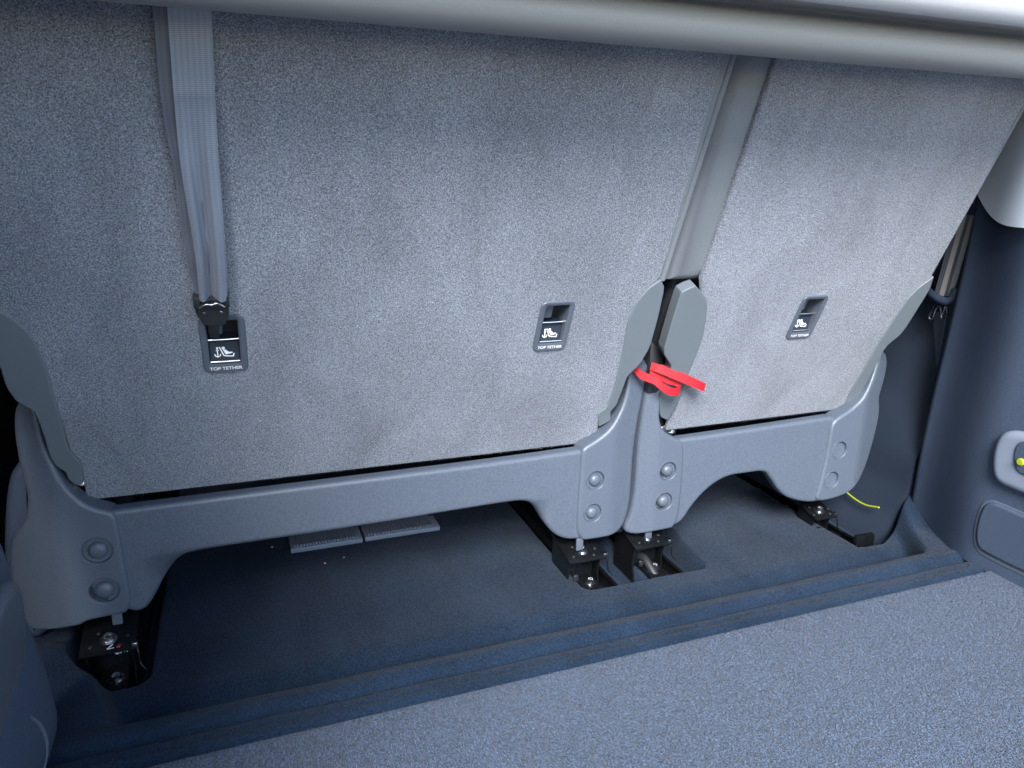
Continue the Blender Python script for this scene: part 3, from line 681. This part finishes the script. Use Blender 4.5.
# foot brackets and rails
def bolt(c, n, parent, r=.0075, name='bolt'):
    b = lathe(name, [(0, .0045), (r*.35, .0045), (r*.38, .0025), (r*.62, .0025), (r*.66, .0062), (r*.9, .0058), (r, .003), (r*1.0, .0005), (r*1.45, .0004), (r*1.5, -.001)], c, n, 'steel', parent, seg=18)
    return b
def bracket(cx, y0, parent, label, hw=.030, marks=False, zt=.040, ztb=-.004, dep=.075):
    """stepped black steel foot: sloping top plate, side cheeks, base plate with a second bolt"""
    B0 = Vector((cx, y0, 0)); n = Vector((0, -.22, .975)).normalized(); U = Vector((0, .975, .22)).normalized(); ax = (B0+Vector((0, 0, zt)), XV, U, n)
    br = finish('foot_bracket', box_bm((-hw-.002, -.006, -.004), (hw+.002, dep, 0), r=.0015, axes=ax), 'black_steel', parent, label)
    for s in (-1, 1):
        x = cx+s*(hw-.004); P = [(x, y0+.006, zt-.003), (x, y0+dep, zt+.012), (x, y0+dep, -.03), (x, y0+.004, -.03), (x, y0+.012, ztb+.006)]
        finish('bracket_cheek', slab_bm([Vector(p)+Vector((s*.002, 0, 0)) for p in P], (s, 0, 0), .003, .001, 2), 'black_steel', br)
    finish('bracket_base', box_bm((cx-hw*.45, y0-.030, ztb-.006), (cx+hw*.65, y0+.03, ztb)), 'black_steel', br)
    finish('bracket_web', box_bm((cx-hw*.75, y0+.024, ztb-.006), (cx+hw*.75, y0+.028, zt)), 'black_steel', br)
    bolt(ax[0]+U*.017+n*.0005, n, br, .0070); bolt(Vector((cx+.006, y0-.003, ztb+.0005)), (0, -.15, .99), br, .0070)
    bm = bmesh.new()
    for dx, dy in ((-.020, .008), (.014, .004), (.022, .018), (-.013, .030)): lathe_bm([(.0, .0006), (.0022, .0006), (.0026, .0001)], ax[0]+XV*dx+U*dy+n*.0002, n, 10, bm)
    finish('bracket_hole', bm, 'dark_plastic', br)['kind'] = 'stuff'
    finish('bracket_tooth', box_bm((cx+hw-.002, y0-.004, zt-.004), (cx+hw+.005, y0+.004, zt+.004), r=.001), 'steel', br)
    finish('bracket_spring', tube_bm(spline([B0+Vector((hw+.003, 0, zt-.003)), B0+Vector((hw+.005, -.003, zt-.012)), B0+Vector((hw+.006, -.005, zt-.025)), B0+Vector((hw+.012, -.010, zt-.033))], 5), .0013), 'black_steel', br)
    if not marks: finish('bracket_clip', box_bm((cx-hw*.75, y0-.002, ztb+.006), (cx-hw*.75+.008, y0+.003, ztb+.017), r=.001), 'steel', br)
    if marks:
        P = ax[0]+n*.0009; bm = flat(stroke([(.006, .006), (.000, -.001), (.008, -.0005)], .0014), P, XV, U, n, .0)
        o = finish('paint_mark', bm, 'white_print', br); o['kind'] = 'stuff'; finish('paint_mark', flat([circ(.013, .000, .0022)], P, XV, U, n, 0), 'red_mark', br, 'small red paint dot')
        P = Vector((cx+.010, y0+.0235, .019)); bm = flat([circ(-.004, -.001, .0028)]+stroke([(0, -.003), (.002, .003), (.0045, -.002), (.007, .003), (.008, -.003)], .0013), P, XV, Vector((0, 0, 1)), Vector((0, -1, 0)), 0)
        o = finish('paint_mark', bm, 'white_print', br); o['kind'] = 'stuff'
def xz(px, z): return onZ(*px, z)
bracket(xz((108, 640), .045).x, .935, seatW, 'left foot bracket with white paint marks', marks=True)
bracket(xz((592, 560), .045).x, .948, seatW, 'right foot bracket')
bracket(xz((659, 547), .045).x, .955, seatN, 'left foot bracket', .031)
bracket(xz((822, 515), .02).x, .975, seatN, 'right foot bracket', .022, zt=.022, ztb=-.016, dep=.05)
# pale tabs under the covers
for px, p in (((117, 618), seatW), ((580, 545), seatW), ((649, 533), seatN)):
    c = onY(*px, BY+.004); finish('cover_tab', box_bm((c.x-.006, c.y, c.z-.010), (c.x+.006, c.y+.004, c.z+.012), r=.001), 'grey_plastic', p)

def rail(xc_, y0, label, w_=.030, z0=-.052, prongs=True):
    t = thing('seat_rail', label, 'rail', (xc_, y0, z0), 'floor rails')
    bm = bmesh.new(); y1 = 1.6
    P = [(-w_, .0), (w_, 0), (w_, .026), (w_-.009, .030), (w_-.009, .026), (w_-.004, .022), (w_-.004, .004), (-w_+.004, .004), (-w_+.004, .022), (-w_+.009, .026), (-w_+.009, .030), (-w_, .026)]
    A = [[bm.verts.new((xc_+x, y, z0+z)) for x, z in P] for y in (y0, y1)]
    for i in range(len(P)): bm.faces.new((A[0][i], A[0][(i+1) % len(P)], A[1][(i+1) % len(P)], A[1][i]))
    bm.faces.new(A[0]); bm.faces.new(A[1]); finish('rail_channel', bm, 'black_steel', t)
    return t
rail(-.195, .918, 'black steel floor rail in the leftmost slot, under the marked foot bracket')
rail(.525, .93, 'black steel floor rail in the middle slot, left one of the pair', .028)
rail(.652, .93, 'black steel floor rail in the middle slot, right one of the pair', .028)
tr = rail(1.030, .905, 'black steel floor rail in the rightmost slot, beside the yellow cord')
# latch hardware along the right rail
for i in range(9):
    y = .915+i*.035; finish('rail_tooth', box_bm((1.003, y, -.022+.0005*(i % 3)), (1.013, y+.02, -.012+.003*(i % 2)), r=.001), 'black_steel', tr)
bm = box_bm((1.016, .915, -.02), (1.058, .925, .004), r=.002); finish('end_stop', bm, 'black_steel', tr)
bm = bmesh.new(); tube_bm(spline([(.603, 1.0, .0), (.606, .97, .008), (.608, .95, .0), (.614, .925, -.02)], 6), .007, 12, bm); finish('cable_sleeve', bm, 'dark_plastic', bpy.data.objects['seat_rail.002'], 'grey hose beside the bracket')

# ribbed vent trays on the well floor under the beam
def vent(p0, p1, label):
    t = thing('floor_vent', label, 'floor vent', (p0[0], 1.2, .0), 'ribbed floor strips')
    x0, x1 = p0[0], p1[0]; ya = p0[1]
    bm = bmesh.new(); box_bm((x0, ya, .001), (x1, ya+.05, .010), bm, r=.002); finish('vent_tray', bm, 'vent', t)
    n = int((x1-x0-.012)/.0052)
    m0 = None
    for i in range(n):
        b = bmesh.new(); x = x0+.006+i*.0052
        box_bm((x, ya+.004, .0060), (x+.0024, ya+.047, .0140), b, r=0)
        if m0 is None: ob = finish('rib', b, 'vent', t); m0 = ob
        else:
            b.free(); c = m0.copy(); c.location.x = i*.0052; COL.objects.link(c); c.parent = t
vent((.050, 1.188), (.172, 1.19), 'flat grey ribbed strip on the well carpet, left one of two under the beam')
vent((.176, 1.190), (.312, 1.19), 'flat grey ribbed strip on the well carpet, right one of two under the beam')

# ------------------------------------------------------------------ centre seat belt hooked into the left tether point
belt = thing('seat_belt', 'grey webbing belt hanging down the wide seat back and hooked into its left tether point', 'seat belt', (-.02, .80, .60))
def sE(px, off): return onS(*px, off)
def fold1(u, v):
    return SN*(.003*math.sin(u*math.pi)*(1-v))+SN*(.0006*math.sin(v*40))
ribbon('webbing_under', [sE(q, .010) for q in [(150, -12), (154, 20), (159, 80), (166, 130), (174, 170), (181, 225), (188, 265), (197, 300)]],
       [sE(q, .010) for q in [(196, -12), (199, 20), (202, 80), (204, 130), (206, 170), (208, 225), (209, 265), (208, 302)]], .0016, 'webbing_dark', belt, 'rear layer of webbing, its shade put into a darker colour', n=8, across=8, fold=fold1)  # same belt as the front layer, shade painted in with darker webbing
def fold2(u, v):
    a = ss(v, .30, .95); g = math.exp(-((u-.42)/.16)**2)
    return SN*(-.009*g*a+.006*a*(math.exp(-((u-.12)/.12)**2)+math.exp(-((u-.8)/.14)**2))+.0012*math.exp(-((v-.33)/.015)**2)+.0005*math.sin(v*23+u*3))
ribbon('webbing', [sE(q, .017) for q in [(166, -12), (168, 20), (171, 60), (175, 110), (179, 150), (184, 185), (191, 225), (197, 265), (200, 299)]],
       [sE(q, .017) for q in [(210, -12), (212, 20), (213.5, 60), (216, 110), (218, 150), (220.5, 185), (223.5, 225), (226, 265), (227, 299)]], .0016, 'webbing', belt, n=8, across=24, fold=fold2)
# buckle tongue
O = onS(213, 316, .016)
bk = slab('buckle', chaikin([O+XV*x+SU*y for x, y in [(-.0175, .012), (.0165, .012), (.017, .001), (.0115, -.014), (-.0085, -.014), (-.0165, .001)]], 1, (), .12), SN, .010, .0018, 'dark_plastic', belt, 'black metal tongue with rounded corners')
bm = bmesh.new(); box_bm((-.018, .012, -.009), (-.011, .026, .004), bm, r=.0015, axes=(O, XV, SU, SN)); box_bm((.011, .012, -.009), (.018, .026, .004), bm, r=.0015, axes=(O, XV, SU, SN))
box_bm((-.015, .010, -.006), (.015, .016, .002), bm, r=.001, axes=(O, XV, SU, SN)); finish('buckle_ears', bm, 'dark_plastic', bk)
finish('buckle_slot_edge', tube_bm(spline([O+XV*x+SU*y+SN*.0035 for x, y in [(-.013, .013), (-.006, .017), (0, .0165), (.006, .018), (.013, .013)]], 4), .0010), 'steel', bk)
for dx in (-.009, .009): lathe('rivet', [(0, .001), (.0015, .0008), (.002, 0)], O+XV*dx+SU*(.004)+SN*.0005, SN, 'steel', bk, seg=12)
finish('hook', box_bm((-.006, -.036, -.020), (.004, -.016, -.008), r=.0015, axes=(O, XV, SU, SN)), 'dark_plastic', belt)

# right outer belt in the gap between narrow seat and side panel
rb = thing('seat_belt', 'seat belt with beige-striped webbing stowed in the gap right of the narrow seat', 'seat belt', (1.14, .97, .3))
def band(name, L, Rr, X, m, label=None, th=.0016):
    ribbon(name, [onX(x, y, X) for x, y in L], [onX(x, y, X) for x, y in Rr], th, m, rb, label, n=5, across=5)
XB = 1.175
def strip(a, b): return [(a[0]+(b[0]-a[0])*k, a[1]+(b[1]-a[1])*k) for k in (0, .5, 1)]
band('webbing_upper', strip((956, 215), (934, 296)), strip((976, 215), (953, 296)), XB, 'webbing_dark')
band('webbing_stripe', strip((962, 215), (939, 296)), strip((966.5, 215), (943.5, 296)), XB-.002, 'webbing_beige', 'beige stripe of the webbing')
band('webbing_stripe', strip((971, 215), (947.5, 296)), strip((976, 215), (952.5, 296)), XB-.002, 'webbing_beige', 'beige stripe of the webbing')
pts = spline([onX(926, 289, XB+.01), onX(934, 296, XB-.008), onX(944, 301, XB-.012), onX(952, 299, XB-.01), onX(956, 289, XB-.006)], 5)
finish('belt_guide', tube_bm(pts, [.007]*len(pts), 12), 'side_plastic', rb, 'curved plastic belt guide')
bm = bmesh.new(); tube_bm(spline([onX(x, y, XB-.012) for x, y in [(934, 306), (929, 317), (932, 319), (936, 309), (940, 306), (942, 318), (946, 306), (947, 316)]], 4), .0016, 8, bm); finish('latch_tongue', bm, 'steel', rb, 'small metal tongue')
band('webbing_lower', [(936, 312), (926, 370), (912, 440), (903, 492)], [(947, 312), (936, 370), (920, 440), (908, 492)], XB+.03, 'webbing_dark')

# yellow cord
t = thing('cord', 'thin yellow-green cord lying on the dark floor beside the right foot bracket', 'cord', (1.1, 1.0, 0))
finish('cord_strand', tube_bm(spline([onX(844, 490, 1.112), onX(855, 499, 1.108), onX(866, 505, 1.106), onX(879, 507.5, 1.106)], 6), .0017), 'yellow', t)
# crumbs on the carpet
for i, (px, lb) in enumerate((((272, 547), 'tiny brown crumb on the dark carpet, nearest the left end of the ribbed strips'), ((325, 563), 'tiny pale crumb on the dark carpet, lowest of three below the ribbed strips'), ((344, 557), 'tiny pale crumb on the dark carpet, rightmost of three below the ribbed strips'))):
    c = onZ(*px, .002); bm = bmesh.new(); bmesh.ops.create_icosphere(bm, subdivisions=1, radius=.0018, matrix=Matrix.Translation(c))
    for v in bm.verts: v.co += Vector((random.uniform(-1, 1), random.uniform(-1, 1), random.uniform(-1, 1)))*.0009
    o = finish('crumb', bm, 'crumb'); o['label'] = lb; o['category'] = 'crumb'; o['group'] = 'crumbs on the carpet'
